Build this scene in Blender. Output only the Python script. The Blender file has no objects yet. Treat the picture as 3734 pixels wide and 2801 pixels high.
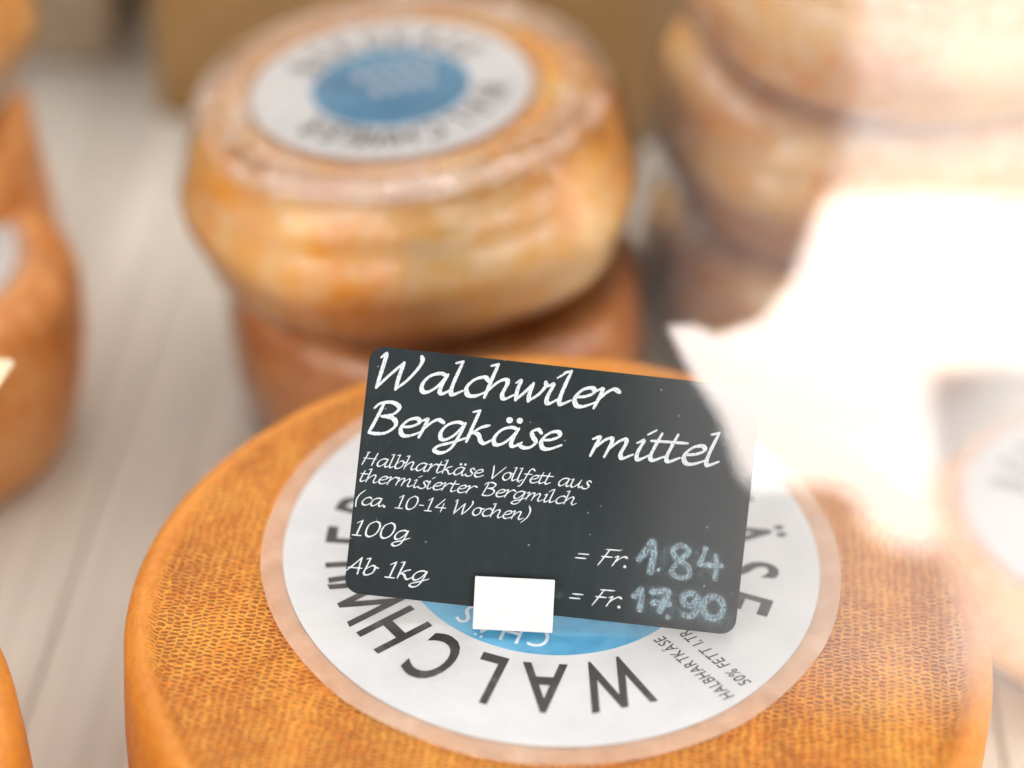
import bpy, bmesh, math, random
from mathutils import Vector, Matrix, noise
PI = math.pi
SC = bpy.context.scene
COL = SC.collection
random.seed(7)

# ------------------------------------------------------------------ camera
CAM = Vector((0.0, -0.4287, 0.4898))
yaw, pit, rol = -0.03704, 0.64611, 0.03984
f = Vector((math.sin(yaw)*math.cos(pit), math.cos(yaw)*math.cos(pit), -math.sin(pit)))
rt = Vector((math.cos(yaw), -math.sin(yaw), 0)); up = rt.cross(f)
r2 = rt*math.cos(rol) + up*math.sin(rol); u2 = -rt*math.sin(rol) + up*math.cos(rol)
cd = bpy.data.cameras.new('camera'); cam = bpy.data.objects.new('camera', cd); COL.objects.link(cam)
M = Matrix((r2, u2, -f)).transposed().to_4x4(); M.translation = CAM
cam.matrix_world = M
cd.sensor_width = 36; cd.lens = 4500/2212*36
cd.clip_start = 0.01; cd.clip_end = 200
cd.dof.use_dof = True; cd.dof.focus_distance = 0.575; cd.dof.aperture_fstop = 2.7
cd.dof.aperture_blades = 0
SC.camera = cam

# ------------------------------------------------------------------ light
SUN_EL, SUN_AZ = math.radians(59), math.radians(158)     # high sun in front of the stall; an added roof keeps it off the counter
w = bpy.data.worlds.new('World'); SC.world = w; w.use_nodes = True
nt = w.node_tree; bg = nt.nodes['Background']
sky = nt.nodes.new('ShaderNodeTexSky'); sky.sky_type = 'NISHITA'; sky.sun_disc = False
sky.sun_elevation = SUN_EL; sky.sun_rotation = SUN_AZ; sky.dust_density = 7.0; sky.air_density = .6; sky.ozone_density = 1.0
nt.links.new(sky.outputs[0], bg.inputs[0]); bg.inputs[1].default_value = 0.15
sl = bpy.data.lights.new('sun', 'SUN'); sl.energy = 5.0; sl.angle = math.radians(0.6); sl.color = (1, .98, .955)
so = bpy.data.objects.new('sun', sl); COL.objects.link(so)
sd = Vector((math.sin(SUN_AZ)*math.cos(SUN_EL), math.cos(SUN_AZ)*math.cos(SUN_EL), math.sin(SUN_EL)))
so.rotation_euler = sd.to_track_quat('Z', 'Y').to_euler()
SC.view_settings.view_transform = 'Standard'; SC.view_settings.look = 'None'
SC.view_settings.exposure = 1.72; SC.view_settings.gamma = 1
SC.cycles.max_bounces = 8; SC.cycles.transparent_max_bounces = 24; SC.cycles.caustics_reflective = True
SC.cycles.sample_clamp_indirect = 6

# ------------------------------------------------------------------ materials
MATS = {}
class NB:
    def __init__(s, name):
        s.m = bpy.data.materials.new(name); s.m.use_nodes = True; s.t = s.m.node_tree; s.t.nodes.clear()
        s.out = s.n('ShaderNodeOutputMaterial')
    def n(s, t, **k):
        o = s.t.nodes.new(t)
        for a, b in k.items(): setattr(o, a, b)
        return o
    def l(s, a, b): s.t.links.new(a, b)
    def val(s, x, sock):
        if hasattr(x, 'is_output'): s.l(x, sock)
        else: sock.default_value = x
    def math(s, op, a, b=0.0, clamp=False):
        o = s.n('ShaderNodeMath', operation=op); o.use_clamp = clamp
        s.val(a, o.inputs[0]); s.val(b, o.inputs[1]); return o.outputs[0]
    def mix(s, fac, a, b):
        o = s.n('ShaderNodeMix', data_type='RGBA')
        s.val(fac, o.inputs[0])
        for v, k in ((a, 6), (b, 7)):
            if hasattr(v, 'is_output'): s.l(v, o.inputs[k])
            else: o.inputs[k].default_value = (*v[:3], 1)
        return o.outputs[2]
    def noise(s, vec, scale, detail=3, rough=.5, dist=0):
        o = s.n('ShaderNodeTexNoise'); s.l(vec, o.inputs['Vector'])
        o.inputs['Scale'].default_value = scale; o.inputs['Detail'].default_value = detail
        o.inputs['Roughness'].default_value = rough; o.inputs['Distortion'].default_value = dist
        return o.outputs[0]
    def ramp(s, fac, stops):
        o = s.n('ShaderNodeValToRGB'); s.l(fac, o.inputs[0]); e = o.color_ramp.elements
        while len(e) < len(stops): e.new(.5)
        for i, (p, c) in enumerate(stops):
            e[i].position = p; e[i].color = (*c, 1) if len(c) == 3 else c
        return o.outputs[0]
    def rng(s, v, a, b, c=0.0, d=1.0, smooth=False):
        o = s.n('ShaderNodeMapRange'); s.val(v, o.inputs[0])
        o.interpolation_type = 'SMOOTHSTEP' if smooth else 'LINEAR'
        for i, q in enumerate((a, b, c, d)): o.inputs[i+1].default_value = q
        return o.outputs[0]
    def obj(s): return s.n('ShaderNodeTexCoord').outputs['Object']
    def mapping(s, vec, sc=(1, 1, 1), rot=(0, 0, 0), loc=(0, 0, 0)):
        o = s.n('ShaderNodeMapping'); s.l(vec, o.inputs[0]); o.inputs['Scale'].default_value = sc
        o.inputs['Rotation'].default_value = rot; o.inputs['Location'].default_value = loc; return o.outputs[0]
    def bump(s, h, strength=.5, dist=.001):
        o = s.n('ShaderNodeBump'); s.l(h, o.inputs['Height']); o.inputs['Strength'].default_value = strength
        o.inputs['Distance'].default_value = dist; return o.outputs[0]
    def bsdf(s, color, rough=.5, spec=.5, normal=None, sss=0, sssr=None, coat=0):
        o = s.n('ShaderNodeBsdfPrincipled')
        if hasattr(color, 'is_output'): s.l(color, o.inputs['Base Color'])
        else: o.inputs['Base Color'].default_value = (*color, 1)
        s.val(rough, o.inputs['Roughness']); s.val(spec, o.inputs['Specular IOR Level'])
        if normal: s.l(normal, o.inputs['Normal'])
        if sss:
            o.inputs['Subsurface Weight'].default_value = sss; o.inputs['Subsurface Radius'].default_value = (.004, .002, .001)
            o.inputs['Subsurface Scale'].default_value = 1
        o.inputs['Coat Weight'].default_value = coat
        return o.outputs[0]
    def done(s, sh):
        s.l(sh, s.out.inputs[0]); return s.m

def simple(name, col, rough=.5, spec=.5, var=.0, vs=60):
    b = NB(name); o = b.obj()
    c = col
    if var:
        n = b.noise(o, vs, 4)
        c = b.mix(b.rng(n, .3, .7), [x*(1-var) for x in col], [min(1, x*(1+var)) for x in col])
    return b.done(b.bsdf(c, rough, spec))

def rind(name, deep, mid, pale, weave=True, wild=1.0):
    """Smeared cheese rind, printed with the weave of the cheese cloth."""
    b = NB(name); o = b.obj()
    sep = b.n('ShaderNodeSeparateXYZ'); b.l(o, sep.inputs[0]); X, Y, Z = sep.outputs
    big = b.noise(o, 20, 5, .62); fine = b.noise(o, 900, 3, .65); midn = b.noise(o, 120, 4, .6, .6)
    base = b.ramp(big, [(.34, [c*.8 for c in deep]), (.45, deep), (.54, mid), (.68, pale)])
    base = b.mix(b.math('MULTIPLY', b.rng(midn, .45, .7), .5), base, pale)
    h = fine
    if weave:
        w1 = b.n('ShaderNodeTexNoise'); b.l(o, w1.inputs['Vector']); w1.inputs['Scale'].default_value = 90; w1.inputs['Detail'].default_value = 3
        ws = b.n('ShaderNodeSeparateColor'); b.l(w1.outputs[1], ws.inputs[0])
        wx = b.math('ADD', X, b.math('MULTIPLY', b.math('SUBTRACT', ws.outputs[0], .5), .0034))
        wy = b.math('ADD', Y, b.math('MULTIPLY', b.math('SUBTRACT', ws.outputs[1], .5), .0034))
        w2 = b.n('ShaderNodeTexNoise'); b.l(o, w2.inputs['Vector']); w2.inputs['Scale'].default_value = 330
        w2s = b.n('ShaderNodeSeparateColor'); b.l(w2.outputs[1], w2s.inputs[0])
        wx = b.math('ADD', wx, b.math('MULTIPLY', b.math('SUBTRACT', w2s.outputs[0], .5), .0022)); wy = b.math('ADD', wy, b.math('MULTIPLY', b.math('SUBTRACT', w2s.outputs[1], .5), .0016))
        wy = b.math('ADD', wy, b.math('MULTIPLY', X, .035))
        wx = b.math('ADD', wx, b.math('MULTIPLY', Y, -.06))
        px, py = .0024, .00155
        cx = b.math('DIVIDE', wx, px); col = b.math('FLOOR', cx)
        alt = b.math('MULTIPLY', b.math('MODULO', b.math('ABSOLUTE', col), 2.0), .5)
        cy = b.math('ADD', b.math('DIVIDE', wy, py), alt)
        sx = b.math('ABSOLUTE', b.math('SINE', b.math('MULTIPLY', cx, PI)))
        sy = b.math('ABSOLUTE', b.math('SINE', b.math('MULTIPLY', cy, PI)))
        pit = b.math('MULTIPLY', b.math('POWER', sx, .45), b.math('POWER', sy, 1.35))
        pit = b.math('ADD', pit, b.math('MULTIPLY', b.math('SUBTRACT', b.noise(b.mapping(o, (1, 1.7, 1)), 520, 3, .6, .9), .5), 1.5))
        strip = b.rng(b.noise(b.mapping(o, (1, .12, 1)), 70, 2), .35, .65, .7, 1.1)      # warp threads pressed unevenly hard
        pit = b.math('MULTIPLY', pit, strip)
        wv = b.math('SUBTRACT', 1.0, b.rng(pit, .10, .85, 0, 1, True))
        mask = b.rng(b.noise(o, 38, 3, .6), .33, .55, .6, 1.0)
        # only the flat faces carry the clear print, the rounded rim is smeared smooth
        r = b.math('SQRT', b.math('ADD', b.math('MULTIPLY', X, X), b.math('MULTIPLY', Y, Y)))
        rim = b.rng(r, .1110, .1150, 1, .10, True)
        mask = b.math('MULTIPLY', mask, rim)
        wvm = b.math('ADD', b.math('MULTIPLY', wv, mask), b.math('MULTIPLY', b.math('SUBTRACT', 1, mask), .55))
        t = b.math('ADD', wvm, b.math('MULTIPLY', b.math('SUBTRACT', fine, .5), .9))
        dark = b.mix(.75, base, [c*.36 for c in deep])
        ycol = b.mix(b.rng(b.noise(o, 300, 2), .35, .65, .15, .75), base, [pale[0], pale[1]*1.03, pale[2]*1.05])
        base = b.mix(b.rng(t, .05, .85, 0, 1, True), dark, ycol)
        smooth_rim = b.math('SUBTRACT', 1, rim)
        base = b.mix(b.math('MULTIPLY', smooth_rim, .55), base, (.60, .21, .018))
        h = b.math('ADD', wvm, b.math('MULTIPLY', fine, .6))
        nrm = b.bump(h, .9, .0007)
    else:
        sp = b.noise(o, 95, 5, .65, .3); sp2 = b.noise(o, 48, 3, .6)
        base = b.mix(b.rng(sp, .46, .66, 0, .75), base, pale)
        base = b.mix(b.rng(sp2, .54, .70, 0, .45), base, deep)
        h = b.math('ADD', b.math('MULTIPLY', midn, 1.0), b.math('MULTIPLY', fine, .4))
        nrm = b.bump(h, .5, .0010)
    rg = b.rng(b.noise(o, 500, 2), .3, .7, .38, .62)
    return b.done(b.bsdf(base, rg, .45, nrm, sss=.12))

M_RIND = rind('washed_rind_weave', (.60, .150, .005), (.73, .23, .012), (.86, .39, .055))
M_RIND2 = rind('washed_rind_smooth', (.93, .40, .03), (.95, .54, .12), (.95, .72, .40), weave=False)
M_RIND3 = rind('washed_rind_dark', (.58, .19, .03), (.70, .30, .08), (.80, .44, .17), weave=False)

def film(name, haze, tint=(.86, .78, .76), rough=.13, bumpd=.0012, gl=.10, gscale=26):
    b = NB(name); o = b.obj()
    cr = b.noise(b.mapping(o, (1, 1, 1.15)), gscale, 3, .5, .9)
    fold = b.math('ABSOLUTE', b.math('SUBTRACT', cr, .5)); fold = b.rng(fold, 0, .03, 1, 0, True)
    nrm = b.bump(b.math('ADD', cr, b.math('MULTIPLY', fold, .10)), .22, bumpd)
    tr = b.n('ShaderNodeBsdfTransparent')
    df = b.n('ShaderNodeBsdfDiffuse'); df.inputs[0].default_value = (*tint, 1)
    m1 = b.n('ShaderNodeMixShader')
    hz = b.math('MULTIPLY', b.rng(b.noise(o, 22, 3, .6, .5), .3, .72), haze, True)
    hz = b.math('ADD', hz, b.math('MULTIPLY', fold, haze*.5), True)
    b.l(hz, m1.inputs[0]); b.l(tr.outputs[0], m1.inputs[1]); b.l(df.outputs[0], m1.inputs[2])
    g = b.n('ShaderNodeBsdfGlossy'); g.inputs['Roughness'].default_value = rough; b.l(nrm, g.inputs['Normal'])
    fr = b.n('ShaderNodeFresnel'); fr.inputs[0].default_value = 1.5; b.l(nrm, fr.inputs['Normal'])
    m2 = b.n('ShaderNodeMixShader'); b.l(b.math('ADD', b.math('MULTIPLY', fr.outputs[0], 1.4), 0.0, True), m2.inputs[0])
    b.l(m1.outputs[0], m2.inputs[1]); b.l(g.outputs[0], m2.inputs[2])
    return b.done(m2.outputs[0])
M_FILM = film('cling_film', .05, (.92, .80, .70), rough=.015, bumpd=.0009, gscale=48)
M_FILMRING = film('label_film_border', .0, rough=.3)
def filmring():
    b = NB('label_film_border'); o = b.obj()
    n = b.noise(o, 90, 4, .55); n2 = b.noise(o, 40, 3)
    df = b.bsdf(b.mix(b.rng(n2, .3, .7), (.80, .58, .42), (.86, .68, .52)), .38, .5)
    tr = b.n('ShaderNodeBsdfTransparent'); tr.inputs[0].default_value = (1, .96, .93, 1)
    m = b.n('ShaderNodeMixShader'); b.l(b.rng(n, .3, .75, .36, .56), m.inputs[0]); b.l(tr.outputs[0], m.inputs[1]); b.l(df, m.inputs[2])
    return b.done(m.outputs[0])
M_FILMRING = filmring()

def label_mat():
    b = NB('label_paper_white'); o = b.obj()
    n = b.noise(o, 55, 4, .55); sp = b.noise(o, 1400, 2)
    spots = b.noise(o, 210, 1, .4)
    c = b.mix(b.rng(n, .3, .7), (.53, .545, .54), (.61, .625, .625))
    c = b.mix(b.rng(spots, .80, .84, 0, .55), c, (.75, .42, .12))
    return b.done(b.bsdf(c, b.rng(n, .3, .7, .28, .42), .5, b.bump(b.math('ADD', n, b.math('MULTIPLY', sp, .04)), .6, .0016)))
M_LABEL = label_mat()
def ink_mat(name, col, fade=(.12, .10, .08)):
    b = NB(name); o = b.obj()
    n = b.noise(o, 120, 5, .7, 1.0)
    return b.done(b.bsdf(b.mix(b.rng(n, .52, .72, 0, .6), col, fade), .38, .5))
M_LABEL2 = simple('label_paper_lightened', (.84, .85, .84), .4, .5, .03, 50)  # same paper, colour lightened to make up for weak light at the rear
M_INK = ink_mat('label_ink_black', (.012, .011, .010))
M_INKGREY = ink_mat('label_ink_fine', (.03, .029, .028), (.06, .06, .06))
def blue_mat():
    b = NB('label_ink_blue'); o = b.obj(); n = b.noise(o, 45, 4, .6, .5)
    return b.done(b.bsdf(b.mix(b.rng(n, .35, .68), (.035, .25, .46), (.12, .42, .62)), .3, .5))
M_BLUE = blue_mat()
M_BLUEPRINT = simple('label_print_pale', (.62, .70, .74), .35)

def board_mat():
    b = NB('chalkboard_slate'); o = b.obj()
    n1 = b.noise(o, 22, 5, .6, .4); n2 = b.noise(o, 300, 4, .7)
    st = b.noise(b.mapping(o, (1, .14, 1), (0, 0, .9)), 160, 4, .6)
    c = b.mix(b.rng(n1, .3, .72), (.010, .016, .018), (.021, .031, .034))
    c = b.mix(b.rng(st, .5, .8, 0, .14), c, (.06, .07, .075))
    c = b.mix(b.rng(n2, .62, .8, 0, .25), c, (.08, .09, .095))
    dust = b.n('ShaderNodeTexVoronoi'); b.l(o, dust.inputs['Vector']); dust.inputs['Scale'].default_value = 420
    dk = b.n('ShaderNodeTexWhiteNoise', noise_dimensions='3D'); b.l(dust.outputs['Position'], dk.inputs[0])
    sel = b.math('MULTIPLY', b.math('LESS_THAN', dust.outputs['Distance'], .11), b.math('GREATER_THAN', dk.outputs[0], .95))
    c = b.mix(b.math('MULTIPLY', sel, .6), c, (.42, .46, .47))
    return b.done(b.bsdf(c, b.rng(n1, .3, .7, .5, .66), .22, b.bump(n2, .25, .0002)))
M_BOARD = board_mat()
def print_mat():
    b = NB('board_lettering_white'); o = b.obj(); n = b.noise(o, 1500, 3, .7)
    return b.done(b.bsdf(b.mix(b.rng(n, .35, .6), (.46, .52, .55), (.74, .80, .82)), .7, .3))
M_PRINT = print_mat()
def print_small():
    b = NB('board_lettering_worn'); o = b.obj(); n = b.noise(o, 1700, 3, .7)
    d = b.bsdf((.66, .73, .76), .8, .2); tr = b.n('ShaderNodeBsdfTransparent'); m = b.n('ShaderNodeMixShader')
    b.l(b.rng(n, .30, .46, .35, 1), m.inputs[0]); b.l(tr.outputs[0], m.inputs[1]); b.l(d, m.inputs[2])
    return b.done(m.outputs[0])
M_PRINTS = print_small()
def chalk_mat():
    """Hand-rubbed chalk; the 'edge' attribute is 1 on the stroke's spine and 0 at its border."""
    b = NB('chalk_blue_white'); o = b.obj()
    at = b.n('ShaderNodeAttribute', attribute_name='edge'); e = at.outputs['Fac']
    n = b.noise(o, 950, 5, .75, 1.2); n2 = b.noise(b.mapping(o, (1, .25, 1), (0, 0, .25)), 1700, 3, .7)
    ee = b.rng(e, 0, .75, 0, 1, True)
    hollow = b.rng(e, .7, 1, 0, .04, True)
    v = b.math('ADD', b.math('MULTIPLY', n, .62), b.math('MULTIPLY', n2, .38))
    a = b.rng(b.math('SUBTRACT', v, hollow), .34, .66, 0, .78)
    a = b.math('MULTIPLY', a, ee, True)
    d = b.bsdf((.50, .70, .80), .95, .1); tr = b.n('ShaderNodeBsdfTransparent'); m = b.n('ShaderNodeMixShader')
    b.l(a, m.inputs[0]); b.l(tr.outputs[0], m.inputs[1]); b.l(d, m.inputs[2])
    return b.done(m.outputs[0])
M_CHALK = chalk_mat()
def smudge_mat():
    b = NB('chalk_smudge'); o = b.obj()
    at = b.n('ShaderNodeAttribute', attribute_name='edge'); e = at.outputs['Fac']
    n = b.noise(o, 260, 5, .75, 1.5)
    a = b.math('MULTIPLY', b.rng(n, .42, .78, 0, .42), b.rng(e, 0, .8, 0, 1, True), True)
    d = b.bsdf((.30, .44, .52), .95, .1); tr = b.n('ShaderNodeBsdfTransparent'); m = b.n('ShaderNodeMixShader')
    b.l(a, m.inputs[0]); b.l(tr.outputs[0], m.inputs[1]); b.l(d, m.inputs[2])
    return b.done(m.outputs[0])
M_SMUDGE = smudge_mat()
M_WHITE = simple('white_plastic', (.74, .745, .74), .35, .5, .02, 300)
M_CREAM = simple('cream_card', (.80, .70, .48), .6, .3, .04, 80)

def wood_mat(name, dark, light, seed):
    b = NB(name); o = b.obj()
    g = b.noise(b.mapping(o, (60, 2.2, 60), loc=(seed, seed*2.1, 0)), 1.0, 5, .6, .7)
    g2 = b.noise(b.mapping(o, (14, 1.2, 14), loc=(seed*3, 0, 0)), 1.0, 3, .5)
    c = b.mix(b.rng(g, .3, .7), dark, light)
    c = b.mix(b.rng(g2, .35, .65, 0, .5), c, [x*.72 for x in dark])
    return b.done(b.bsdf(c, .6, .35, b.bump(g, .3, .0006)))
M_WOODS = [wood_mat('pale_wood_%s' % n, d, l, i*3.7) for i, (n, d, l) in enumerate([
    ('grey', (.48, .46, .40), (.70, .675, .60)), ('beige', (.54, .49, .39), (.76, .70, .58)), ('bleached', (.58, .55, .47), (.82, .78, .69))])]
M_KRAFT = wood_mat('kraft_cardboard', (.46, .29, .11), (.58, .39, .17), 5)
M_GREYCLOTH = simple('grey_brown_cloth', (.26, .21, .15), .9, .2, .25, 14)

# ------------------------------------------------------------------ helpers
def tag(o, label=None, cat=None, group=None, kind=None):
    if label: o['label'] = label
    if cat: o['category'] = cat
    if group: o['group'] = group
    if kind: o['kind'] = kind
    return o
def empty(name, loc=(0, 0, 0), rot=(0, 0, 0)):
    o = bpy.data.objects.new(name, None); o.empty_display_size = .02; o.location = loc; o.rotation_euler = rot
    COL.objects.link(o); return o
def mesh(name, verts, faces, mat, parent=None, smooth=False, loc=(0, 0, 0), rot=(0, 0, 0)):
    me = bpy.data.meshes.new(name); me.from_pydata([tuple(v) for v in verts], [], faces); me.update()
    me.materials.append(mat)
    if smooth: me.polygons.foreach_set('use_smooth', [True]*len(me.polygons))
    o = bpy.data.objects.new(name, me); COL.objects.link(o); o.parent = parent; o.location = loc; o.rotation_euler = rot
    return o
def box(name, lo, hi, mat, parent=None, bev=0, loc=(0, 0, 0), rot=(0, 0, 0), segs=2):
    bm = bmesh.new(); bmesh.ops.create_cube(bm, size=1)
    for v in bm.verts:
        v.co = Vector([lo[i] + (v.co[i]+.5)*(hi[i]-lo[i]) for i in range(3)])
    if bev: bmesh.ops.bevel(bm, geom=bm.edges[:], offset=bev, segments=segs, affect='EDGES', profile=.5)
    me = bpy.data.meshes.new(name); bm.to_mesh(me); bm.free(); me.materials.append(mat)
    o = bpy.data.objects.new(name, me); COL.objects.link(o); o.parent = parent; o.location = loc; o.rotation_euler = rot
    return o
def lathe(name, prof, mat, parent, n=160, wob=None, seed=0, off=0.0):
    """Revolve (r, z) pairs about z; wob(r, z, angle) returns an outward/upward displacement."""
    V, F = [], []
    for (r, z) in prof:
        for k in range(n):
            a = 2*PI*k/n
            p = Vector((r*math.cos(a), r*math.sin(a), z))
            if wob: p += wob(p, seed)
            V.append(p)
    m = len(prof)
    for i in range(m-1):
        for k in range(n):
            k2 = (k+1) % n
            F.append((i*n+k, (i+1)*n+k, (i+1)*n+k2, i*n+k2))
    for i in (0, m-1):
        c = len(V); z = prof[i][1]
        cv = Vector((0, 0, z))
        V.append(cv)
        for k in range(n):
            k2 = (k+1) % n
            F.append((i*n+k, i*n+k2, c) if i == 0 else (i*n+k2, i*n+k, c))
    return mesh(name, V, F, mat, parent, True)
def wobble(amp, sc):
    def w_(p, seed):
        d = p.normalized() if p.length else Vector((0, 0, 1))
        q = p*sc + Vector((seed*7.3, seed*3.1, 0))
        r = Vector((p.x, p.y, 0)); r = r.normalized() if r.length > 1e-6 else Vector()
        flat = min(1, max(0, (Vector((p.x, p.y, 0)).length-.05)/.03))
        return r*noise.noise(q)*amp + Vector((0, 0, 1))*noise.noise(q+Vector((9, 9, 9)))*amp*.5*flat
    return w_
def wheel_profile(R, h, e, bulge, ridge=0.0):
    """Top centre outwards, round the shoulder, down the bulging side to the underside."""
    P = []
    for t in (.1, .25, .4, .5, .6, .7, .78, .84, .88): P.append(((R-e*1.6)*t/.9, h))
    P += [(R-e*1.8, h), (R-e*1.4, h+ridge*.1), (R-e*1.1, h+ridge*.7), (R-e*.8, h+ridge)]
    for i in range(1, 9):
        a = i/8*PI/2
        P.append((R-e*.8+e*.8*math.sin(a), h+ridge-(e*.9+ridge)*(1-math.cos(a))))
    z1, z0 = P[-1][1], e*.9
    for i in range(1, 12):
        t = i/11; P.append((R+bulge*math.sin(t*PI), z1+(z0-z1)*t))
    for i in range(1, 7):
        a = i/6*PI/2
        P.append((R-e*(1-math.cos(a)), z0-e*.9*math.sin(a)))
    P += [(R*.5, 0), (R*.1, 0)]
    top = [p for p in P[:9] if p[0] < R-e*1.85]
    return top+P[9:]

def disc(name, r, z, mat, parent, n=128, loc=(0, 0), r0=0.0, irr=0.0, th=.00012):
    V = []; F = []
    rr = [r*(1+irr*noise.noise(Vector((math.cos(2*PI*k/n)*3, math.sin(2*PI*k/n)*3, r*50)))) for k in range(n)]
    def P(q, zz, k): a = 2*PI*k/n; return (loc[0]+q*math.cos(a), loc[1]+q*math.sin(a), zz)
    if r0:
        for k in range(n): V += [P(r0, z+th, k), P(rr[k], z+th, k), P(rr[k], z, k)]
        for k in range(n):
            a, b_ = 3*k, 3*((k+1) % n)
            F += [(a, a+1, b_+1, b_), (a+1, a+2, b_+2, b_+1)]
    else:
        for k in range(n): V += [P(rr[k], z+th, k), P(rr[k], z, k)]
        V.append((loc[0], loc[1], z+th)); c = len(V)-1
        for k in range(n):
            a, b_ = 2*k, 2*((k+1) % n)
            F += [(c, a, b_), (a, a+1, b_+1, b_)]
    return mesh(name, V, F, mat, parent)

# --- printed capitals, taken from Blender's own built-in typeface
GL = {}
def glyph(ch, bold=0.0):
    if (ch, bold) in GL: return GL[ch, bold]
    cu = bpy.data.curves.new('g', 'FONT'); cu.body = ch; cu.size = 1; cu.offset = bold; cu.resolution_u = 5
    ob = bpy.data.objects.new('g', cu); COL.objects.link(ob)
    dg = bpy.context.evaluated_depsgraph_get(); me = bpy.data.meshes.new_from_object(ob.evaluated_get(dg))
    V = [v.co.copy() for v in me.vertices]; F = [tuple(p.vertices) for p in me.polygons]
    bpy.data.objects.remove(ob); bpy.data.curves.remove(cu); bpy.data.meshes.remove(me)
    if V:
        x0 = min(v.x for v in V); x1 = max(v.x for v in V)
        V = [Vector((v.x-x0, v.y, 0)) for v in V]; wd = x1-x0
    else: wd = .3
    GL[ch, bold] = (V, F, wd); return GL[ch, bold]
def arc_text(name, text, rad, size, angs, z, mat, parent, sx=.9, bold=.02, loc=(0, 0)):
    """Capitals set round a circle, feet towards the centre, each centred on its own angle (degrees)."""
    V = []; F = []
    for ch, an in zip(text, angs):
        gV, gF, wd = glyph(ch, bold); wd *= sx; a = math.radians(an)
        c, s_ = math.cos(a-PI/2), math.sin(a-PI/2); k = len(V)
        for v in gV:
            lx = (v.x*sx-wd/2)*size; ly = v.y*size + rad
            V.append((loc[0]+lx*c-ly*s_, loc[1]+lx*s_+ly*c, z))
        F += [tuple(i+k for i in f_) for f_ in gF]
    return mesh(name, V, F, mat, parent)
def line_text(name, text, size, origin, ang, z, mat, parent, sx=.85, bold=.0, shear=.0, gap=.09, fit=None):
    V = []; F = []; x = 0; c, s_ = math.cos(ang), math.sin(ang)
    tot = sum(.3 if ch == ' ' else glyph(ch, bold)[2]*sx+gap for ch in text)*size; q = fit/tot if fit else 1
    for ch in text:
        if ch == ' ': x += .3; continue
        g = glyph(ch, bold); k = len(V)
        for v in g[0]:
            lx = (x+v.x*sx+v.y*shear)*size*q; ly = v.y*size
            V.append((origin[0]+lx*c-ly*s_, origin[1]+lx*s_+ly*c, z))
        F += [tuple(i+k for i in f_) for f_ in g[1]]; x += g[2]*sx+gap
    return mesh(name, V, F, mat, parent)

def label(parent, r, z, rot, loc=(0, 0), ring=1.08, paper=None):
    """Round paper label under a clear film border: white ring, black circular lettering, blue heart."""
    base = disc('label', r, z+.0004, paper or M_LABEL, parent, loc=loc, irr=.0015, th=.00015)
    disc('film_border', r*ring, z+.00015, M_FILMRING, base, loc=loc, r0=r*.99, irr=.006, th=.0002)
    zz = z+.0004+.00015
    for word, an in (('WALCHWILER', (-70, -89.5, -106, -122, -138, -153, -162.5, -170.5, -180, -194)), ('BERGKÄSE', (93, 78, 62, 45, 28, 12, -3.3, -17.5))):
        arc_text('lettering', word, r*.612, r*.335, [rot+a for a in an], zz+.00006, M_INK, base, loc=loc, sx=.66, bold=.016)
    blue = disc('blue_disc', r*.565, zz, M_BLUE, base, loc=loc, th=.00006)
    return base, zz

# ------------------------------------------------------------------ the setting: counter, back panel, ground outside
TABLE_ROT = math.radians(4)
ct = box('counter', (-1.2, -.62, -.06), (1.2, 1.1, -.012), simple('counter_board', (.20, .17, .14), .6), None, .003)
tag(ct, kind='structure')
rng = random.Random(3)
x = -1.0; i = 0
while x < 1.0:
    wd = .052
    zt = -rng.random()*.0005
    p = box('plank', (x+.0003, -.66, -.0115), (x+wd-.0003, .66, zt), M_WOODS[rng.choice([0, 1, 2, 2])], ct, .0012, rot=(0, 0, 0), segs=1)
    x += wd; i += 1
gm = NB('ground_paving'); go = gm.obj()
gv = gm.noise(go, 3, 4); M_GROUND = gm.done(gm.bsdf(gm.mix(gm.rng(gv, .3, .7), (.16, .155, .15), (.22, .215, .205)), .9))
g = mesh('ground', [(-60, -60, -.95), (60, -60, -.95), (60, 60, -.95), (-60, 60, -.95)], [(0, 1, 2, 3)], M_GROUND); tag(g, kind='structure')

# ------------------------------------------------------------------ front wheel
FZ = .09
fw = empty('cheese_wheel', (0, 0, 0))
tag(fw, 'large orange washed-rind cheese wheel with woven cloth print, price board standing on it', 'cheese wheel')
lathe('rind', wheel_profile(.1208, FZ-.0028, .0068, .002, .0030), M_RIND, fw, 320, wobble(.0014, 14), 1)
LC = (-.0034, .0254)
lab, LZ = label(fw, .0775, FZ-.0022, 0, LC)
arc_text('inner_lettering', 'CHÄS', .0775*.43, .0775*.145, (-93, -104.5, -116, -126.5), LZ+.00012, M_BLUEPRINT, lab, loc=LC, sx=.85, bold=.0)
for tx, rr, an, ln in (('HALBHARTKÄSE', .97, -46.6, .0290), ('50% FETT I.TR.', .965, -41.0, .0270)):
    line_text('small_print', tx, .0050, (LC[0]+.0775*rr*math.cos(math.radians(an)), LC[1]+.0775*rr*math.sin(math.radians(an))), math.radians(132), LZ+.00006, M_INKGREY, lab, shear=.18, bold=.012, sx=.78, gap=.08, fit=ln)

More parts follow.
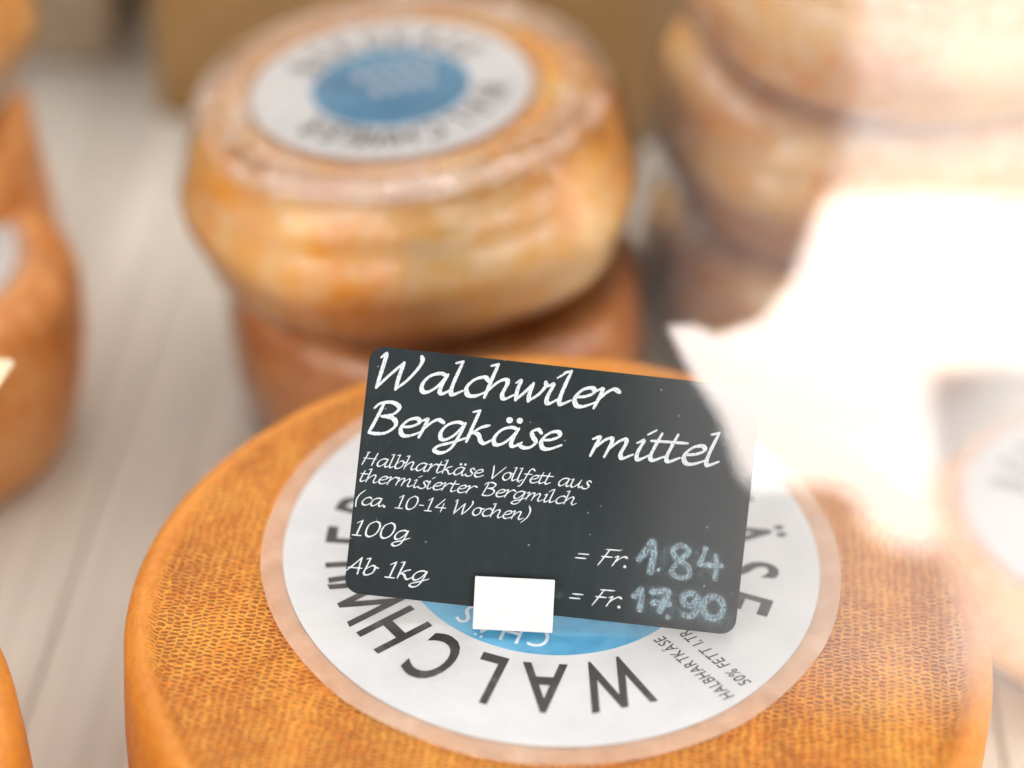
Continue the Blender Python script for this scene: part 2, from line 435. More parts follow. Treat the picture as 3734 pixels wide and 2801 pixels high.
# ------------------------------------------------------------------ price board
BU, BV = Vector((.9984, -.0052, -.0559)).normalized(), Vector((.0478, .6028, .7965))
BN = BU.cross(BV).normalized(); BV = BN.cross(BU)
BC = Vector((-.0038, .0092, .1235))+Vector((-.0296, .7979, -.6021))*.0052
def board_frame(o, U, V, Nn, c):
    m = Matrix((U*1.009, V*1.009, Nn*1.009)).transposed().to_4x4(); m.translation = c; o.matrix_world = m
pb = empty('price_board'); board_frame(pb, BU, BV, BN, BC)
tag(pb, 'dark slate price board with white script lettering and chalked prices on the front wheel', 'price sign')
def rounded(w, h, r, n=7):
    pts = []
    for cx, cy, a0 in ((w-r, h-r, 0), (-w+r, h-r, 90), (-w+r, -h+r, 180), (w-r, -h+r, 270)):
        for k in range(n+1):
            a = math.radians(a0+90*k/n); pts.append((cx+r*math.cos(a), cy+r*math.sin(a)))
    return pts
def slab(name, pts, z0, z1, mat, parent, bev=.0001):
    n = len(pts); cx = sum(p[0] for p in pts)/n; cy = sum(p[1] for p in pts)/n
    def ins(p, q): d = Vector((p[0]-cx, p[1]-cy)); L = d.length; return (p[0]-d.x/L*q, p[1]-d.y/L*q)
    V = [(*ins(p, bev), z1) for p in pts]+[(*p, z1-bev) for p in pts]+[(*p, z0+bev) for p in pts]+[(*ins(p, bev), z0) for p in pts]
    F = [tuple(range(n)), tuple(reversed(range(3*n, 4*n)))]
    for L in range(3):
        for k in range(n): k2 = (k+1) % n; F.append((L*n+k, (L+1)*n+k, (L+1)*n+k2, L*n+k2))
    return mesh(name, V, F, mat, parent)
BT = .0009
bd = slab('board', rounded(.05385, .0340, .0042), -BT, 0, M_BOARD, pb)

# --- script hand: every glyph is a few pen strokes, x-height = 1, drawn with a slanted broad nib
FL = [(-.14, 1.58), (.1, 1.7)]
A_ = [[(.82, .9), (.55, 1.0), (.22, .82), (.06, .42), (.14, .06), (.36, .04), (.62, .36), (.82, .92)], [(.84, .98), (.76, .5), (.76, .12), (.9, .02), (1.14, .26)]]
G = {
 'a': (1.1, A_),
 'ä': (1.1, A_+[[(.36, 1.36), (.38, 1.37)], [(.74, 1.38), (.76, 1.39)]]),
 'l': (.5, [FL, [(.1, 1.7), (.05, .95), (.04, .3), (.14, .02), (.46, .26)]]),
 'c': (.78, [[(.74, .84), (.56, 1.0), (.24, .84), (.06, .42), (.2, .06), (.48, .04), (.82, .3)]]),
 'h': (1.0, [FL, [(.1, 1.7), (.06, .9), (.03, 0)], [(.05, .3), (.3, .8), (.55, .98), (.66, .78), (.62, .24), (.76, .02), (1.04, .26)]]),
 'w': (1.2, [[(-.04, .86), (.1, .98), (.1, .5), (.16, .02)], [(.16, .02), (.4, .48), (.58, .92)], [(.58, .92), (.57, .42), (.62, .02)], [(.62, .02), (.9, .4), (1.04, .82), (1.0, 1.02)]]),
 'i': (.46, [[(-.1, .84), (.09, .98), (.04, .4), (.08, .08), (.2, .02), (.44, .26)], [(.14, 1.3), (.38, 1.58)]]),
 'e': (.82, [[(.08, .46), (.42, .54), (.66, .76), (.54, .98), (.24, .86), (.06, .44), (.2, .06), (.48, .04), (.86, .3)]]),
 'r': (.72, [[(-.1, .86), (.1, .98), (.08, .5), (.03, 0)], [(.05, .36), (.28, .82), (.48, 1.02), (.62, .98), (.74, .9)]]),
 'W': (1.62, [[(-.12, 1.5), (.02, 1.68), (.07, .9), (.1, 0)], [(.1, 0), (.42, .7), (.76, 1.35)], [(.76, 1.35), (.76, .7), (.8, 0)], [(.8, 0), (1.1, .5), (1.32, 1.1), (1.38, 1.5), (1.3, 1.72)]]),
 'B': (1.12, [[(.22, 1.6), (.15, .8), (.06, 0)], [(-.08, 1.3), (.08, 1.58), (.5, 1.7), (.84, 1.46), (.7, 1.08), (.3, .92)], [(.3, .92), (.76, .86), (.95, .5), (.7, .08), (.34, -.02), (.06, 0)]]),
 'g': (1.1, [A_[0], [(.84, .98), (.78, .3), (.64, -.42), (.34, -.7), (.06, -.58), (.16, -.34), (.6, -.1), (1.14, .26)]]),
 'k': (.95, [FL, [(.1, 1.7), (.06, .9), (.03, 0)], [(.09, .42), (.36, .8), (.66, .97)], [(.16, .5), (.38, .42), (.54, .12), (.72, 0), (.98, .26)]]),
 's': (.68, [[(.62, .84), (.46, 1.0), (.27, .86), (.36, .6), (.54, .34), (.42, .04), (.16, -.02), (-.06, .12)]]),
 'm': (1.5, [[(-.1, .86), (.1, .98), (.07, .5), (.03, 0)], [(.05, .34), (.28, .82), (.48, .98), (.56, .78), (.5, 0)], [(.52, .34), (.76, .82), (.96, .98), (1.04, .78), (1.0, .24), (1.12, .02), (1.42, .26)]]),
 'n': (1.0, [[(-.1, .86), (.1, .98), (.07, .5), (.03, 0)], [(.05, .3), (.3, .8), (.55, .98), (.64, .78), (.6, .24), (.72, .02), (1.02, .26)]]),
 't': (.54, [[(.14, 1.42), (.07, .7), (.05, .22), (.18, .02), (.5, .26)], [(-.12, 1.0), (.56, 1.03)]]),
 'f': (.56, [[(.72, 1.5), (.5, 1.7), (.3, 1.5), (.18, .8), (.08, 0), (-.04, -.5), (-.22, -.6)], [(-.08, .98), (.6, 1.02)]]),
 'o': (.84, [[(.42, 1.0), (.12, .78), (.06, .28), (.34, .0), (.64, .3), (.64, .8), (.42, 1.0)], [(.5, .98), (.7, .86), (.9, .92)]]),
 'u': (1.04, [[(-.1, .86), (.08, .98), (.03, .4), (.12, .04), (.36, .06), (.64, .5), (.76, .96)], [(.76, .98), (.7, .34), (.8, .02), (1.06, .26)]]),
 'b': (.82, [FL, [(.1, 1.7), (.06, .9), (.04, .16), (.28, 0), (.6, .3), (.62, .84), (.4, .98), (.08, .6)], [(.6, .84), (.86, .8)]]),
 'H': (1.25, [[(.2, 1.6), (.12, .8), (.02, 0)], [(1.0, 1.6), (.92, .8), (.86, 0)], [(-.04, .84), (1.04, .86)], [(.06, 1.56), (.3, 1.62)]]),
 'V': (1.05, [[(0, 1.6), (.14, .8), (.24, 0)], [(.24, 0), (.64, .8), (1.06, 1.6)]]),
 'F': (.98, [[(.3, 1.6), (.2, .8), (.08, -.04)], [(.06, 1.56), (1.0, 1.6)], [(0, .84), (.7, .86)]]),
 'A': (1.22, [[(-.04, 0), (.36, .8), (.74, 1.66)], [(.74, 1.66), (.8, .8), (.88, 0)], [(.1, .56), (1.02, .6)]]),
 '1': (.86, [[(.1, 1.28), (.42, 1.62)], [(.42, 1.62), (.38, .8), (.36, 0)], [(.06, 0), (.7, 0)]]),
 '0': (1.06, [[(.5, 1.64), (.14, 1.3), (.05, .7), (.16, .14), (.44, -.02), (.78, .3), (.9, .95), (.78, 1.46), (.5, 1.64)]]),
 '4': (1.04, [[(.6, 1.62), (.3, 1.0), (.02, .52)], [(.02, .52), (.94, .54)], [(.66, 1.1), (.6, 0)]]),
 '-': (.6, [[(.08, .62), (.46, .64)]]),
 '(': (.55, [[(.5, 1.8), (.16, 1.2), (.06, .5), (.2, -.3)]]),
 ')': (.55, [[(.12, 1.8), (.36, 1.2), (.3, .4), (-.06, -.3)]]),
 '.': (.42, [[(.14, .04), (.16, .05)]]),
 '=': (1.0, [[(.06, .86), (.74, .88)], [(.02, .44), (.7, .46)]]),
 ' ': (.62, []),
}
def spline(P, n=7):
    if len(P) == 2: return [Vector(P[0]).lerp(Vector(P[1]), t/5) for t in range(6)]
    Q = [Vector(p) for p in P]; Q = [Q[0]*2-Q[1]]+Q+[Q[-1]*2-Q[-2]]; out = []
    for i in range(1, len(Q)-2):
        a, b_, c, d = Q[i-1:i+3]
        for k in range(n):
            t = k/n
            out.append(.5*((2*b_)+(c-a)*t+(2*a-5*b_+4*c-d)*t*t+(3*b_-a-3*c+d)*t**3))
    out.append(Q[-2]); return out
def pen_text(name, text, p0, p1, xh, mat, weight=.26, z=.00006, shear=.20, thin=.48, rough=.06):
    """Set text on the baseline p0-p1 (metres on the board's face), stretched to fill it."""
    p0, p1 = Vector(p0), Vector(p1); adv = sum(G[c][0] for c in text)
    L = (p1-p0).length; sx = L/(adv*xh); e = (p1-p0).normalized(); nrm = Vector((-e.y, e.x))
    V, F = [], []; x = 0; nib = math.radians(38); zi = 0; rg = random.Random(len(text)*7+int(xh*1e6))
    for ch in text:
        a, st = G[ch]; jy = rg.uniform(-.02, .02)
        for S in st:
            pts = spline(S); zi += 1
            dot = len(S) == 2 and (Vector(S[0])-Vector(S[1])).length < .05
            P = [Vector(((x+q.x+q.y*shear)*xh*sx, (q.y+jy)*xh)) for q in pts]
            ww = weight*xh*(.8 if len(S) == 2 and not dot else 1)
            if dot: ww = weight*xh*1.25
            zz = z+(zi % 9)*.000004; base = len(V); n = len(P)
            for i, q in enumerate(P):
                d = (P[min(i+1, n-1)]-P[max(i-1, 0)])
                d = d.normalized() if d.length > 1e-9 else Vector((1, 0))
                ang = math.atan2(d.y, d.x)-nib
                hw = ww/2*math.sqrt((thin*math.cos(ang))**2+math.sin(ang)**2)*(1 if not dot else 1)
                hw = max(hw, ww/2*thin) if not dot else ww/2
                t = i/(n-1); hw *= (.72+.28*min(1, t*6))*(.72+.28*min(1, (1-t)*6)) if not dot else 1
                hw *= 1+rg.uniform(-rough, rough)*1.4
                o = Vector((-d.y, d.x))*hw
                for s_ in (q+o, q-o):
                    w_ = p0+e*s_.x+nrm*s_.y; V.append((w_.x, w_.y, zz))
            F += [(base+2*i, base+2*i+1, base+2*i+3, base+2*i+2) for i in range(n-1)]
            for end, q, sg in ((0, P[0], -1), (n-1, P[-1], 1)):     # round pen lift
                l, r_ = Vector(V[base+2*end][:2]), Vector(V[base+2*end+1][:2]); c = (l+r_)/2; k0 = len(V); R_ = (l-r_)/2
                for k in range(1, 5):
                    t = k/5*PI; v = R_*math.cos(t)+Vector((R_.y, -R_.x))*math.sin(t)*sg
                    V.append((c.x+v.x, c.y+v.y, zz))
                F.append((base+2*end, k0, k0+1, k0+2, k0+3, base+2*end+1) if sg > 0 else (base+2*end, k0, k0+1, k0+2, k0+3, base+2*end+1))
        x += a
    return mesh(name, V, F, mat, bd)
def bp(cx, cy):      # measured point on the board face -> metres from its centre
    return ((.05362*cx+.005863*cy-65.755)/1000, (.006365*cx-.052942*cy+36.217)/1000)
pen_text('lettering', 'Walchwiler', bp(228, 285), bp(1440, 408), .00555, M_PRINT)
pen_text('lettering', 'Bergkäse', bp(196, 515), bp(1165, 618), .00520, M_PRINT)
pen_text('lettering', 'mittel', bp(1322, 642), bp(1975, 706), .00540, M_PRINT)
pen_text('lettering', 'Halbhartkäse Vollfett aus', bp(168, 680), bp(1322, 815), .00222, M_PRINTS, .23)
pen_text('lettering', 'thermisierter Bergmilch', bp(155, 766), bp(1250, 898), .00218, M_PRINTS, .23)
pen_text('lettering', '(ca. 10-14 Wochen)', bp(130, 882), bp(1015, 975), .00225, M_PRINTS, .23)
pen_text('lettering', '100g', bp(115, 1040), bp(405, 1072), .00262, M_PRINT, .235)
pen_text('lettering', 'Ab 1kg', bp(80, 1232), bp(500, 1284), .00275, M_PRINT, .235)
pen_text('lettering', '= Fr.', bp(1238, 1188), bp(1520, 1221), .0028, M_PRINT, .235, shear=.3)
pen_text('lettering', '= Fr.', bp(1208, 1394), bp(1490, 1428), .0028, M_PRINT, .235, shear=.3)

def chalk(name, strokes, width, mat=M_CHALK, z=.00012):
    V, F, E_ = [], [], []; 
    for si, S in enumerate(strokes):
        P = [Vector(bp(*p)) for p in S]
        P = [p.copy() for p in spline([tuple(p) for p in P], 10)]
        n = len(P); rows = []
        d0 = (P[0]-P[1]).normalized()*width*.3; d1 = (P[-1]-P[-2]).normalized()*width*.3
        P = [P[0]+d0]+P+[P[-1]+d1]; n = len(P); zz = z+si*.00002
        for i, q in enumerate(P):
            d = (P[min(i+1, n-1)]-P[max(i-1, 0)]).normalized(); o = Vector((-d.y, d.x))*width/2
            o *= 1+.12*noise.noise(Vector((q.x*600, q.y*600, si)))
            for t in (-1, -.6, -.25, 0, .25, .6, 1):
                V.append((*(q+o*t), zz)); E_.append((1-abs(t))*(0 if i in (0, n-1) else 1))
        b0 = len(V)-7*n
        for i in range(n-1):
            for k in range(6): a = b0+7*i+k; F.append((a, a+1, a+8, a+7))
    o = mesh(name, V, F, mat, bd)
    at = o.data.attributes.new('edge', 'FLOAT', 'POINT'); at.data.foreach_set('value', E_)
    return o
chalk('chalk_digit', [[(1568, 1180), (1605, 1140), (1640, 1090), (1648, 1150), (1630, 1250)]], .0029)
chalk('chalk_digit', [[(1668, 1232), (1672, 1236)]], .0020)
chalk('chalk_digit', [[(1826, 1130), (1785, 1108), (1745, 1135), (1770, 1180), (1820, 1215), (1828, 1262), (1780, 1275), (1738, 1245), (1770, 1195), (1822, 1150), (1826, 1130)]], .0022)
chalk('chalk_digit', [[(1912, 1122), (1900, 1160), (1878, 1205)], [(1878, 1205), (1930, 1212), (1995, 1216)], [(1962, 1160), (1964, 1215), (1958, 1288)]], .0022)
chalk('chalk_digit', [[(1545, 1372), (1575, 1345), (1585, 1340), (1582, 1400), (1572, 1440)]], .0028)
chalk('chalk_digit', [[(1635, 1345), (1680, 1345), (1722, 1350), (1700, 1400), (1678, 1450)], [(1640, 1400), (1680, 1405), (1730, 1412)]], .0029)
chalk('chalk_digit', [[(1722, 1470), (1716, 1480)]], .0022)
chalk('chalk_digit', [[(1870, 1385), (1850, 1358), (1808, 1362), (1800, 1402), (1835, 1420), (1872, 1390), (1868, 1440), (1840, 1470), (1795, 1465)]], .0028)
chalk('chalk_digit', [[(1945, 1370), (1905, 1400), (1905, 1455), (1945, 1485), (1990, 1465), (1995, 1400), (1945, 1370)]], .0029)
def smear(cx, cy, rx, ry, z):
    V, F, E_ = [], [], []; c = Vector(bp(cx, cy)); V.append((c.x, c.y, z)); E_.append(1.0)
    for j in (1, 2, 3):
        for k in range(24):
            a = 2*PI*k/24; q = 1+.2*noise.noise(Vector((math.cos(a)*2, math.sin(a)*2, cx)))
            V.append((c.x+rx*j/3*math.cos(a)*q, c.y+ry*j/3*math.sin(a)*q, z)); E_.append(1-j/3)
    for k in range(24):
        k2 = (k+1) % 24; F.append((0, 1+k, 1+k2))
        for j in (0, 1): F.append((1+24*j+k, 25+24*j+k, 25+24*j+k2, 1+24*j+k2))
    o = mesh('chalk_smudge', V, F, M_SMUDGE, bd); at = o.data.attributes.new('edge', 'FLOAT', 'POINT'); at.data.foreach_set('value', E_)
smear(1790, 1410, .0175, .0070, .00003)
smear(1790, 1190, .0165, .0066, .000035)
smear(1970, 1500, .0060, .0040, .00004)
smear(1158, 1350, .0022, .0022, .00003)
# lighter strip wiped above the clip
# --- white clip that carries the board
cl = empty('board_clip')
board_frame(cl, *[Matrix.Rotation(math.radians(3.4), 3, BN) @ v for v in (BU, BV)], BN, BC)
tag(cl, 'small white plastic clip holding the slate price board on the front cheese wheel', 'sign clip')
x0, x1 = -.0200, .0018; yb, yt = -.0388, -.0243
box('front_lip', (x0, yb, .0010), (x1, yt, .0021), M_WHITE, cl, .0003)
box('bottom_fold', (x0+.0002, yb+.0002, -.0022), (x1-.0002, yb+.0011, .0010), M_WHITE, cl, .0002)
box('back_plate', (x0, yb+.0011, -.0022), (x1, yt+.004, -.0011), M_WHITE, cl, .0003)
bm = bmesh.new(); sp = [Vector((-.012, yb-.0002, -.0020)), Vector((-.006, yb-.0002, -.0020)), Vector((-.006, yb-.0002, -.0012)), Vector((-.012, yb-.0002, -.0012))]
dn = Vector((0, -.8, -.6))*.009
mesh('spike', [*sp, *[p*.0+Vector((-.009, yb, -.0016))+dn+(p-Vector((-.009, yb, -.0016)))*.15 for p in sp]], [(0, 1, 2, 3), (7, 6, 5, 4), (0, 4, 5, 1), (1, 5, 6, 2), (2, 6, 7, 3), (3, 7, 4, 0)], M_WHITE, cl)
bm.free()

# ------------------------------------------------------------------ the other wheels
def small_wheel(loc, R, h, mat, lbl, rot=0, tilt=(0, 0), seed=0, lrot=0, withlabel=True, group=None, filmed=True, bulge=.003, lr=.64, loff=(0, 0)):
    t = empty('cheese_wheel', loc, (tilt[0], tilt[1], rot))
    tag(t, lbl, 'cheese wheel', group)
    prof = wheel_profile(R-.002, h, R*(.17 if mat is not M_RIND2 else .30), bulge, .0)
    lathe('rind', prof, mat, t, 128, wobble(.003, 22), seed)
    if withlabel:
        lb, lz = label(t, R*lr, h+.0004, lrot, loff, paper=M_LABEL2 if filmed else M_LABEL)
        zig = []
        # pale print in the blue heart: three rows of blurred marks
        for j, (yy, x_, n) in enumerate(((.010, -.014, 5), (-.002, -.011, 4))):
            for k in range(n):
                xx = x_+k*.0062; zig += [(xx, yy), (xx+.0035, yy), (xx+.0045, yy+.008), (xx+.001, yy+.008)]
        a = .35; ca, sa = math.cos(a), math.sin(a)
        mesh('blue_heart_print', [(x_*ca-y_*sa, x_*sa+y_*ca, lz+.00012) for x_, y_ in zig], [tuple(range(4*k, 4*k+4)) for k in range(len(zig)//4)], M_BLUEPRINT, lb)
    if filmed:
        pf = [(r+.0009 if r > R*.6 else r, z+.0011) if z > h*.5 else (r+.0009, z) for i, (r, z) in enumerate(prof[:-2])]
        def wob(p, sd):
            q = p*34+Vector((sd*3, 0, 0)); base = wobble(.003, 22)(p, seed)
            rr = Vector((p.x, p.y, 0)); L = rr.length; rr = rr.normalized() if L > 1e-6 else Vector()
            r_ = abs(noise.noise(q))*.55; k = min(1, max(0, (L-R*.72)/(R*.2)))
            return base+(rr*.0022+Vector((0, 0, .0016)))*r_*k+Vector((0, 0, .0006))
        lathe('film_wrap', pf, M_FILM, t, 200, wob, seed)
        if withlabel:      # the gathered edge of the film lies in a loose ring round the label
            V, F = [], []; n = 150
            for k in range(n):
                a = 2*PI*k/n; nn = noise.noise(Vector((math.cos(a)*2.2, math.sin(a)*2.2, seed+.5)))
                ra = R*(.905+.05*nn); zz = h+.0022+.0009*noise.noise(Vector((math.cos(a)*9, math.sin(a)*9, seed)))
                for dr, dz in ((-R*.2, .0), (-.004, .0004), (-.001, .0016), (.001, .0012), (.0022, -.0012)):
                    V.append(((ra+dr)*math.cos(a), (ra+dr)*math.sin(a), zz+dz-(max(0, ra+dr-R*.84)**1.0)*.35))
            for k in range(n):
                k2 = (k+1) % n
                F += [(5*k+j, 5*k+j+1, 5*k2+j+1, 5*k2+j) for j in range(4)]
            mesh('film_edge', V, F, M_FILMEDGE, t, True)
    return t
M_FILMEDGE = film('cling_film_gathered', .40, (.84, .66, .58), .12, .001)
rad = math.radians
RS = 'wheels in the stack behind the price board'
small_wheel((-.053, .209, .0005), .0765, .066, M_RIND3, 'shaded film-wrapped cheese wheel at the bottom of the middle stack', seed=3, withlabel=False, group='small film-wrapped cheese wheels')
small_wheel((-.060, .207, .0690), .0790, .066, M_RIND2, 'film-wrapped cheese wheel with white and blue label on top of the middle stack', tilt=(0, rad(-5)), seed=5, lrot=62, lr=.62, loff=(-.004, .001), group='small film-wrapped cheese wheels')
small_wheel((.101, .270, 0), .0785, .066, M_RIND2, 'film-wrapped cheese wheel at the bottom of the tall right-hand stack', seed=8, withlabel=False, group='small film-wrapped cheese wheels')
small_wheel((.102, .266, .067), .0790, .068, M_RIND2, 'film-wrapped cheese wheel in the middle of the tall right-hand stack', seed=9, withlabel=False, group='small film-wrapped cheese wheels')
small_wheel((.104, .262, .136), .0785, .068, M_RIND2, 'film-wrapped cheese wheel cut by the top edge on the tall right-hand stack', tilt=(rad(2), rad(3)), seed=11, group='small film-wrapped cheese wheels')
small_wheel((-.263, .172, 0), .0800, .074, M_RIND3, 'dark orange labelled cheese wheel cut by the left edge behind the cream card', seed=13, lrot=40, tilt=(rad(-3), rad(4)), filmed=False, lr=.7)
small_wheel((-.287, .240, .098), .0780, .066, M_RIND2, 'film-wrapped cheese wheel at the far upper left edge', seed=15, tilt=(rad(-3), rad(3)), group='small film-wrapped cheese wheels')
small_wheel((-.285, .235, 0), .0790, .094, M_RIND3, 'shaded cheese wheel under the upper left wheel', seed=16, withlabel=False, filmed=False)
small_wheel((.188, .116, 0), .0690, .040, M_RIND2, 'low pale-labelled cheese wheel beside the front wheel at the right edge', seed=17, lrot=70, lr=.78, filmed=False)
fl = empty('cheese_wheel', (-.2545, -.09, 0))
tag(fl, 'large unwrapped orange cheese wheel cut by the lower left edge', 'cheese wheel')
lathe('rind', wheel_profile(.1208, FZ-.0028, .0068, .002, .0030), M_RIND, fl, 200, wobble(.0014, 14), 4)
label(fl, .0775, FZ-.0022, 20, (0, 0))
cc = empty('card_sign', (-.2197, .0585, .109), (rad(-12), 0, 0))
tag(cc, 'plain cream card cut by the left edge, standing before the labelled cheese wheel', 'card')
slab('card', rounded(.048, .019, .002), -.0005, .0005, M_CREAM, cc)
box('spike', (-.004, -.030, -.0004), (.004, -.0192, .0004), M_WHITE, cc)

# ------------------------------------------------------------------ behind the wheels
bxk = empty('cardboard_box', (.10, .61, 0))
tag(bxk, 'brown cardboard box standing behind the cheese stacks', 'box')
for nm, lo, hi in (('front_panel', (-.30, -.20, .0005), (.42, -.197, .26)), ('back_panel', (-.30, .197, .0005), (.42, .2, .26)),
                   ('side_panel', (-.3, -.1965, .0005), (-.297, .1965, .26)), ('side_panel', (.417, -.1965, .0005), (.42, .1965, .26)), ('bottom_panel', (-.2965, -.1965, .0005), (.4165, .1965, .003))):
    box(nm, lo, hi, M_KRAFT, bxk, .0005)
bk = box('back_cloth', (-1.38, 1.12, -.01), (1.58, 1.13, 1.04), M_GREYCLOTH); tag(bk, 'grey-brown cloth hanging behind the counter', 'cloth')

# ------------------------------------------------------------------ glass front and what it mirrors
def glass_mat():
    b = NB('counter_glass')
    tr = b.n('ShaderNodeBsdfTransparent'); tr.inputs[0].default_value = (.985, .99, .988, 1)
    g = b.n('ShaderNodeBsdfGlossy'); g.inputs['Roughness'].default_value = 0
    fr = b.n('ShaderNodeFresnel'); fr.inputs[0].default_value = 1.52
    m = b.n('ShaderNodeMixShader'); b.l(b.math('MULTIPLY', fr.outputs[0], 1.35, True), m.inputs[0])   # double glazing
    xs = b.n('ShaderNodeSeparateXYZ'); ob_ = b.obj(); b.l(ob_, xs.inputs[0])
    df = b.n('ShaderNodeBsdfDiffuse'); df.inputs[0].default_value = (.9, .9, .9, 1); m0 = b.n('ShaderNodeMixShader')   # painted pale veil for the reflected haze, denser to the right
    b.l(b.math('MULTIPLY', b.rng(xs.outputs[0], .0, .075, .025, .17, True), b.rng(b.noise(ob_, 30, 3), .3, .7, .75, 1.15)), m0.inputs[0])
    b.l(tr.outputs[0], m0.inputs[1]); b.l(df.outputs[0], m0.inputs[2])
    b.l(m0.outputs[0], m.inputs[1]); b.l(g.outputs[0], m.inputs[2])
    return b.done(m.outputs[0])
M_GLASS = glass_mat()
GN = Vector((.03, -.77, .64)).normalized(); GP = Vector((-.009, -.193, .310))
GU = Vector((1, 0, 0)); GU = (GU-GN*GU.dot(GN)).normalized(); GV = GN.cross(GU)
def pane_hit(px, py):
    d = (f+r2*((px-1106)/4500)-u2*((py-829.5)/4500)); return CAM+d*((GP-CAM).dot(GN)/d.dot(GN))
h0, h1 = pane_hit(1425, 300), pane_hit(1700, 1490)          # left and lower edge of the upper glass
a0, b0 = (h0-GP).dot(GU), (h1-GP).dot(GV)
PW, PH, PT = .62, .55, .004
s_ = 1 if (pane_hit(1500, 300)-GP).dot(GV) > b0 else -1
def on_plane(a, b_, c): return GP+GU*a+GV*b_-GN*c
gc = [on_plane(a, b_, c) for c in (0, PT) for a, b_ in ((a0, b0), (a0+PW, b0), (a0+PW, b0+s_*PH), (a0, b0+s_*PH))]
gl = mesh('glass_pane', gc, [(0, 1, 2, 3), (7, 6, 5, 4), (0, 4, 5, 1), (1, 5, 6, 2), (2, 6, 7, 3), (3, 7, 4, 0)], M_GLASS)
eg = NB('glass_edge'); et = eg.n('ShaderNodeBsdfTransparent'); et.inputs[0].default_value = (.93, .97, .95, 1); gl.data.materials.append(eg.done(et.outputs[0]))
for p_ in list(gl.data.polygons)[2:]: p_.material_index = 1
tag(gl, 'clear slanted glass panel on the right mirroring the bright white sky', 'glass')

def mirrored(px, py, L):
    """Where the line of sight through a picture point ends after the mirror, L metres from the lens."""
    d = (f+r2*((px-1106)/4500)-u2*((py-829.5)/4500)); t = (GP-CAM).dot(GN)/d.dot(GN)
    h = CAM+d*t; dd = d-GN*2*d.dot(GN); return h+dd*(L-t)
M_DARK = simple('glare_blocker', (.012, .012, .014), .9, .1)
def flap(name, pts, mat, th=.003):
    P = [mirrored(*p) for p in pts]; c = sum(P, Vector())/len(P)
    n = Vector()
    for i in range(len(P)): n += (P[i]-c).cross(P[(i+1) % len(P)]-c)
    n.normalize(); k = len(P)
    return mesh(name, P+[p+n*th for p in P], [tuple(range(k)), tuple(range(2*k-1, k-1, -1))]+[(i, i+k, (i+1) % k+k, (i+1) % k) for i in range(k)], mat)
dk = flap('glare_blocker', [(1438, 703, .68), (1500, 700, .69), (1550, 722, .70), (1650, 690, .76), (1720, 600, .82), (1780, 450, .90), (1812, 410, .95), (1850, 200, 1.0), (1850, -400, 1.0),
   (-500, -400, .6), (-500, 2500, .8), (2150, 2500, 1.0), (2150, 2300, 1.0), (2045, 1190, .92), (1960, 1190, .90), (1880, 1145, .88), (1850, 1070, .86), (1800, 1050, .84), (1630, 1055, .78), (1600, 1020, .76), (1560, 900, .73), (1500, 810, .70)], M_DARK)  # added dark blocker; its cut edge outlines the reflected glare
tag(dk, 'added dark blocker behind the camera, cut to shape the reflected glare', 'cloth')

def light_cloth_mat(name, col, tl):
    b = NB(name); o = b.obj(); n = b.noise(o, 6, 3)
    c = b.mix(n, [x*.94 for x in col], col)
    d = b.n('ShaderNodeBsdfDiffuse'); b.l(c, d.inputs[0]); t = b.n('ShaderNodeBsdfTranslucent'); b.l(c, t.inputs[0])
    m = b.n('ShaderNodeMixShader'); m.inputs[0].default_value = tl; b.l(d.outputs[0], m.inputs[1]); b.l(t.outputs[0], m.inputs[2])
    return b.done(m.outputs[0])
M_BLOCK = light_cloth_mat('light_block_cloth', (.32, .315, .31), .05)  # added cloths; translucency varies to balance light front to rear
M_THIN = light_cloth_mat('roof_fill_cloth', (.90, .905, .91), .66)
M_MID = light_cloth_mat('drape_fill_cloth', (.91, .91, .91), .75)
M_SHEER = light_cloth_mat('sheer_fill_cloth', (.94, .94, .935), .92)
M_GLAREBAND = light_cloth_mat('glare_band_cloth', (.88, .88, .88), .86)
M_GLAREEDGE = light_cloth_mat('glare_band_edge', (.82, .72, .66), .66)
cy = empty('light_canopy', (0, 0, 0)); tag(cy, 'added pale cloth roof and drapes shaping the light on the counter', 'light_canopy')  # unseen roof, sides and drapes, all added to shape the light
def sheet(name, P, mat, par, th=.002):
    P = [Vector(p) for p in P]; n = (P[1]-P[0]).cross(P[2]-P[0]).normalized()*th; k = len(P)
    return mesh(name, P+[p+n for p in P], [tuple(range(k)), tuple(range(2*k-1, k-1, -1))]+[(i, i+k, (i+1) % k+k, (i+1) % k) for i in range(k)], mat, par)
CF, CH = -.766, 1.0
ys = [CF, CF+.015, CF+.064, CF+.076, CF+.18, .20, 1.3]      # added front strips mirrored as pale bands; roof dim in front, brighter behind
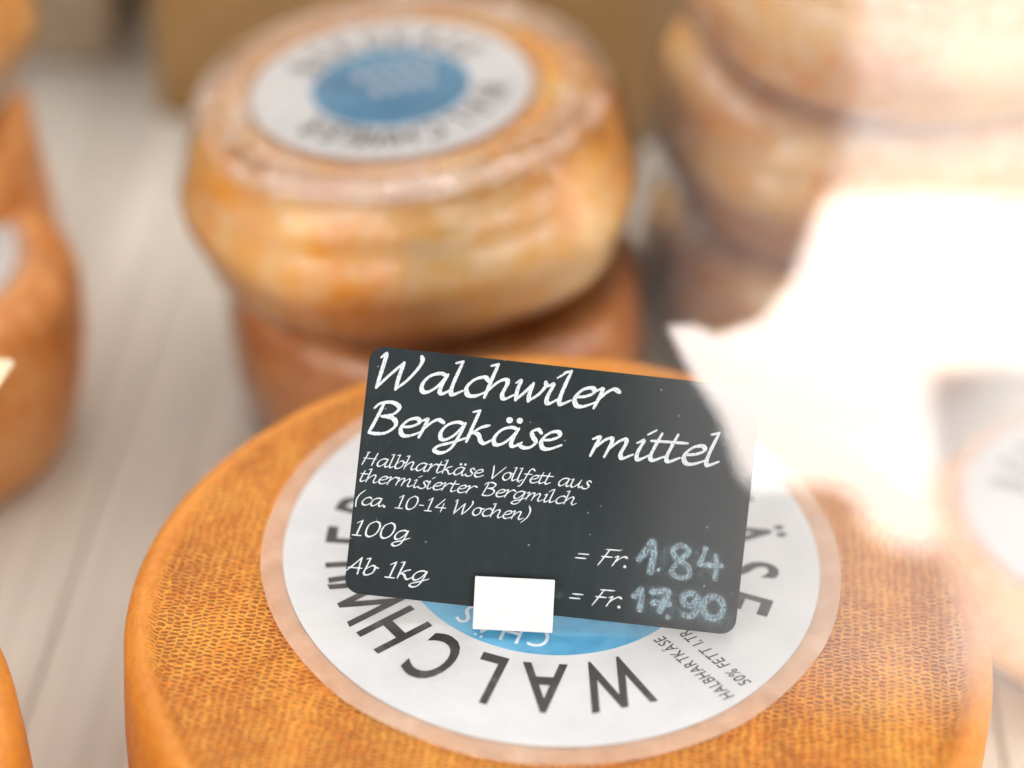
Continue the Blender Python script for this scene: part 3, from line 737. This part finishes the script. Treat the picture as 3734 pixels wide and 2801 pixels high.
for k, mt in enumerate((M_GLAREEDGE, M_GLAREBAND, M_GLAREEDGE, M_GLAREBAND, M_BLOCK, M_THIN)):
    sheet('light_roof', [(-1.4, ys[k], CH), (1.6, ys[k], CH), (1.6, ys[k+1], CH), (-1.4, ys[k+1], CH)], mt, cy)
sheet('light_side', [(-1.39, CF, -.9), (-1.39, 1.29, -.9), (-1.39, 1.29, CH), (-1.39, CF, CH-.005)], M_BLOCK, cy)  # added side sheets: blocking on the left, sheer for fill on the right
sheet('light_side', [(1.59, CF, -.9), (1.59, 1.29, -.9), (1.59, 1.29, CH), (1.59, CF, CH-.005)], M_SHEER, cy)

sheet('light_drape', [(.021, CF+.01, -.9), (.619, CF+.01, -.9), (.619, CF+.01, .70), (.021, CF+.01, .70)], M_MID, cy)  # added low drape, closes the opening below the mirrored sky
for xa, xb, mt in ((-1.389, -.75, M_SHEER), (-.75, -.54, M_MID), (-.36, .02, M_MID), (.62, .75, M_MID), (.75, 1.589, M_SHEER)):      # added fill drapes; gaps let sky glints onto the film
    sheet('light_drape', [(xa, CF+.01, -.9), (xb, CF+.01, -.9), (xb, CF+.01, CH-.005), (xa, CF+.01, CH-.005)], mt, cy)

bx2 = empty('wooden_crate', (-.45, .60, 0)); tag(bx2, 'pale grey-brown wooden crate behind the left-hand stack', 'crate')
M_CRATE = wood_mat('crate_wood', (.36, .29, .20), (.50, .41, .30), 9)
for k in range(3):
    for sy in (-.15, .14): box('slat', (-.22, sy, .004+k*.062), (.22, sy+.01, .056+k*.062), M_CRATE, bx2, .001, segs=1)
    for sx_ in (-.219, .209): box('slat', (sx_, -.139, .004+k*.062), (sx_+.01, .139, .056+k*.062), M_CRATE, bx2, .001, segs=1)
for sx_ in (-.208, .196):
    for sy in (-.139, .127): box('corner_post', (sx_, sy, .0005), (sx_+.012, sy+.012, .185), M_CRATE, bx2, .001, segs=1)
M_GREY = light_cloth_mat('grey_veil_sheet', (.82, .83, .86), .55)
gy = flap('grey_veil_sheet', [(2010, 790, .93), (3000, 770, .95), (3000, 2300, .95), (2200, 2300, .95), (2040, 1190, .93)], M_GREY)  # added translucent sheet, reflected as a grey veil at lower right
tag(gy, 'added grey sheet behind the camera, reflected as a pale veil', 'cloth')
